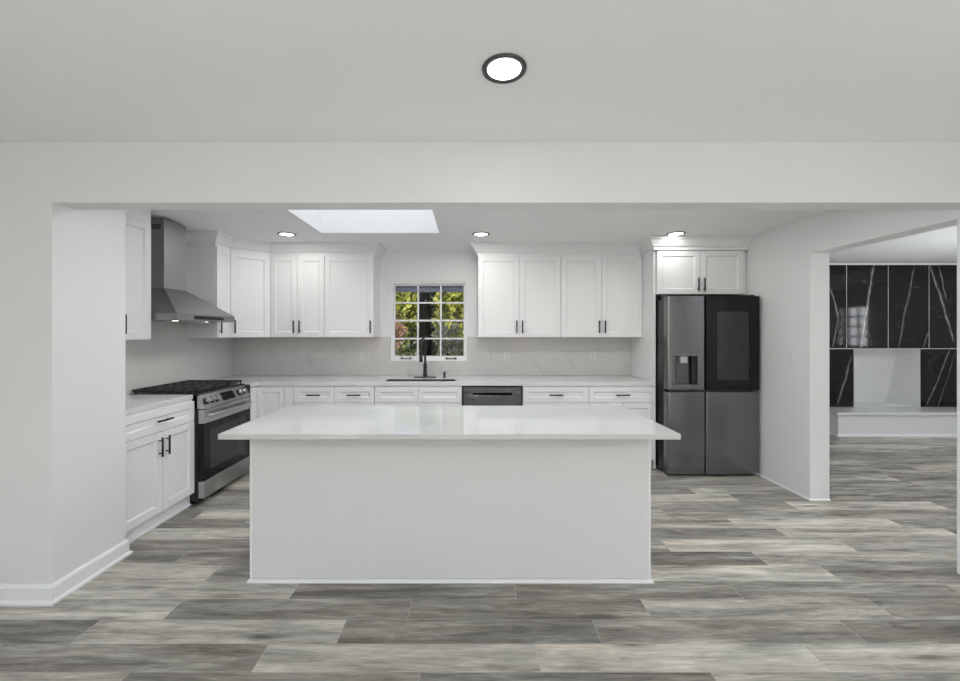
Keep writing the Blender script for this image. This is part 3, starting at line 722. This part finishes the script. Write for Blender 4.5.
for s in (-.024, .024): MB().box(s-.017, s+.017, -.011, -.007, -.034, .034, .002).build('rocker', M_plast, sw)

# ------------------------------------------------------------------ recessed ceiling lights
def downlight(label, x, y, z, r, e, group=None):
    o = empty('recessed_light', label, 'ceiling light', (x, y, z), 0, group)
    ring = MB(); prof = [(r*.74, -.001), (r*.76, -.006), (r*.9, -.010), (r*.98, -.008), (r, -.001)]
    n = 40; rg_ = [[ring.bm.verts.new((a*math.cos(2*math.pi*k/n), a*math.sin(2*math.pi*k/n), b)) for k in range(n)] for a, b in prof]
    for A, B in zip(rg_, rg_[1:]+rg_[:1]):
        for k in range(n):
            f = ring.bm.faces.new([A[k], A[(k+1) % n], B[(k+1) % n], B[k]]); f.smooth = True
    ring.build('trim_ring', M_ring, o)
    MB().cyl((0, 0, -.005), (0, 0, -.001), r*.745, n=40).build('diffuser', M_lamp, o)
    L = lamp('recessed_light_beam', 'AREA', (x, y, z-.014), (0, 0, 0), e, (1, .985, .96), shape='DISK', size=r*1.5)
downlight('dark-ringed recessed light in the living room ceiling nearest the viewer', .13, 1.52, HN, .085, E['front'])
gk = 'recessed kitchen lights'
downlight('recessed kitchen ceiling light above the left wall cabinets', -1.84, 4.02, HC, .088, E['kitchen'], gk)
downlight('recessed kitchen ceiling light beside the skylight near the window', .11, 4.02, HC, .088, E['kitchen'], gk)
downlight('recessed kitchen ceiling light in front of the cabinet over the refrigerator', 2.06, 4.00, HC, .088, E['kitchen']*.5, gk)

# ------------------------------------------------------------------ fireplace in the adjoining room
fy = 5.85
def W(px, py): return ((px-470)*fy/400, EYE-(py-332)*fy/400)
V = []
for a, b, hw, s in (((873.4,266),(860.5,348),.018,1.), ((830,285),(839,322),.014,.9), ((839,318),(833,348),.012,.8), ((914,267),(898.6,347),.012,.6), ((930.5,266),(954,341),.02,1.),
              ((939,266),(946,300),.012,.8), ((852,356),(838,403),.012,.75), ((950,350),(926,407),.012,.7), ((929,330),(923,349),.012,.6), ((956,352),(938,407),.01,.4)):
    V.append((*W(*a), *W(*b), hw*.7, s))
M_bm = veined('black_marble', (.006, .0055, .006), (.62, .60, .58), V, .06, 'xz', .035, cloud=.5, web=(2.3, .008, .22), spec=.3)
fp = empty('fireplace', 'black marble fireplace wall with white firebox and raised hearth seen through the opening', 'fireplace', (0, 0, 0))
xs_ = [4.90-.609*2, 4.90-.609] + [4.90+.6085*i for i in range(8)]
xs_ = [3.69, 4.29, 4.895, 5.509, 6.118, 6.715, 7.32, 7.92, 8.52]
gap = .0045
for a, b in zip(xs_, xs_[1:]):
    MB().box(a+gap, b-gap, fy, fy+.018, 1.186+gap, HN-.024).build('marble_slab', M_bm, fp)
for a, b in ((3.69, 4.29), (4.29, 4.895), (4.895, 5.614-gap), (6.588+gap, 7.32), (7.32, 7.92), (7.92, 8.52)):
    MB().box(a+gap, b-gap, fy, fy+.018, .336, 1.186-gap).build('marble_slab', M_bm, fp)
gj = MB()
for x in xs_[1:-1]: gj.box(x-gap, x+gap, fy+.002, fy+.017, 1.19, HN-.024)
gj.box(3.69, 8.52, fy+.002, fy+.017, 1.186-gap, 1.186+gap)
gj.build('grout', M_grout, fp)
# firebox: splayed right cheek, back that leans forward at the top
a0, a1, z0, z1 = FX0, FX1, .335, 1.18
fb = MB()
fb.hull([(a0, fy, z0), (a0+.09, 6.25, z0), (a1-.09, 6.25, z0), (a1, fy, z0), (a0, fy, z1), (a0+.07, 6.10, z1), (a1-.07, 6.10, z1), (a1, fy, z1)],
        [(0,3,2,1), (0,1,5,4), (1,2,6,5), (2,3,7,6), (4,5,6,7)])
bmesh.ops.recalc_face_normals(fb.bm, faces=fb.bm.faces)
bmesh.ops.reverse_faces(fb.bm, faces=fb.bm.faces)
fb.build('firebox', M_white_stone, fp, fix=False)
MB().box(5.03, 8.9, 5.465, fy+.015, 0, .29).build('hearth_base', M_white_stone, fp)
MB().box(5.0, 8.9, 5.44, fy+.016, .294, .334, .003).build('hearth_slab', M_quartz, fp)
MB().sweep([(5.03, fy), (5.03, 5.465), (8.9, 5.465)], [(0, 0), (.014, 0), (.012, .03), (0, .034)]).build('base_trim', M_trim, fp)

# ------------------------------------------------------------------ garden outside the window
struct(MB().box(-14, 12, YB+.14, 24, -.35, -.3).build('ground', M_soil))
struct(MB().box(-4, 4, YB+.14, YB+.95, 2.05, 2.12).box(-4, 4, YB+.9, YB+.95, 2.0, 2.2).build('trim_5', M_soffit))
def leaf_mat(name, c1, c2):
    t = NT(name); f = t.noise(t.coord(), 9, 2)
    t.l(t.mix(t.ramp(f, [(.35, (0, 0, 0)), (.65, (1, 1, 1))]), (*c1, 1), (*c2, 1)), t.b.inputs['Base Color'])
    t.b.inputs['Roughness'].default_value = .5
    return t.m
LM = [leaf_mat('leaf_yellow_green', (.15, .19, .015), (.60, .60, .12)), leaf_mat('leaf_green', (.05, .11, .015), (.32, .42, .09)), leaf_mat('leaf_pale', (.22, .26, .14), (.75, .78, .62)),
      leaf_mat('leaf_russet', (.16, .07, .05), (.55, .32, .25)), leaf_mat('leaf_dark', (.012, .028, .006), (.06, .10, .02))]
def leaves(cx, cy, cz, rx, ry, rz, n, size, rnd, clumps=14):
    m = MB(); cs = []
    for _ in range(clumps):
        v = Vector((rnd.gauss(0, 1), rnd.gauss(0, 1), rnd.gauss(0, 1))).normalized()*rnd.random()**.4
        cs.append(Vector((cx+v.x*rx, cy+v.y*ry, cz+v.z*rz)))
    for _ in range(n):
        c = rnd.choice(cs); q = c + Vector((rnd.gauss(0, rx*.2), rnd.gauss(0, ry*.2), rnd.gauss(0, rz*.2)))
        if ((q.x-cx)/rx)**2 + ((q.y-cy)/ry)**2 + ((q.z-cz)/rz)**2 > .95: continue
        s = size*rnd.uniform(.6, 1.4); d = Vector((rnd.uniform(-1, 1), rnd.uniform(-1, 1), rnd.uniform(-1, .4))).normalized(); u = d.orthogonal().normalized()
        u = Matrix.Rotation(rnd.uniform(0, 6.28), 3, d) @ u; nn = d.cross(u)
        P = [q, q+d*s*.45+u*s*.28+nn*s*.05, q+d*s, q+d*s*.45-u*s*.28+nn*s*.05]
        m.bm.faces.new([m.bm.verts.new(p) for p in P])
    return m
def tree(name, label, x, y, h, rx, rz, cz, n, mat, size, tr=.1, seed=1, cat='tree', group=None):
    rnd = random.Random(seed); r = empty(name, label, cat, (x, y, -.3), 0, group)
    leaves(0, 0, cz+.3, rx, rx*.7, rz, n, size, rnd).build('foliage', mat, r, fix=False)
    if tr: MB().tube([(0, 0, 0), (.03, 0, h*.3), (-.02, .02, h*.6), (.04, 0, h)], [tr*1.2, tr, tr*.8, tr*.35], 10).build('trunk', M_bark, r)
    return r
tree('tree', 'thick dark tree trunk with thin foliage in the middle of the window view', -.86, 7.6, 4.2, .5, .3, 4.2, 200, LM[1], .12, .125, 5)
tree('tree', 'yellow-green leafy tree at the left of the window view', -1.80, 9.3, 3.2, .85, 1.0, 1.95, 3600, LM[0], .13, .05, 6)
tree('tree', 'bright green leafy tree at the right of the window view', -.10, 9.0, 3.0, .80, 1.1, 1.75, 3800, LM[0], .12, .05, 7)
tree('tree', 'tall dark green tree far behind the other trees of the garden', -1.2, 13.5, 4.6, 3.4, 2.2, 2.3, 9000, LM[4], .24, .14, 8)
tree('shrub', 'reddish brown shrub low at the left of the window view', -1.66, 7.8, 1.6, .5, .36, 1.42, 1100, LM[3], .09, .02, 10, 'shrub')
tree('shrub', 'olive green shrub low at the left of the window view', -1.5, 6.9, 1.3, .6, .34, .98, 1100, LM[0], .08, .02, 11, 'shrub')
tree('shrub', 'pale flowering shrub beside the dark trunk', -.40, 7.0, 1.7, .26, .45, 1.3, 800, LM[2], .08, .02, 12, 'shrub')
tree('shrub', 'green shrub low at the right of the window view', .12, 7.7, 1.6, .5, .55, 1.1, 1300, LM[1], .09, .02, 13, 'shrub')
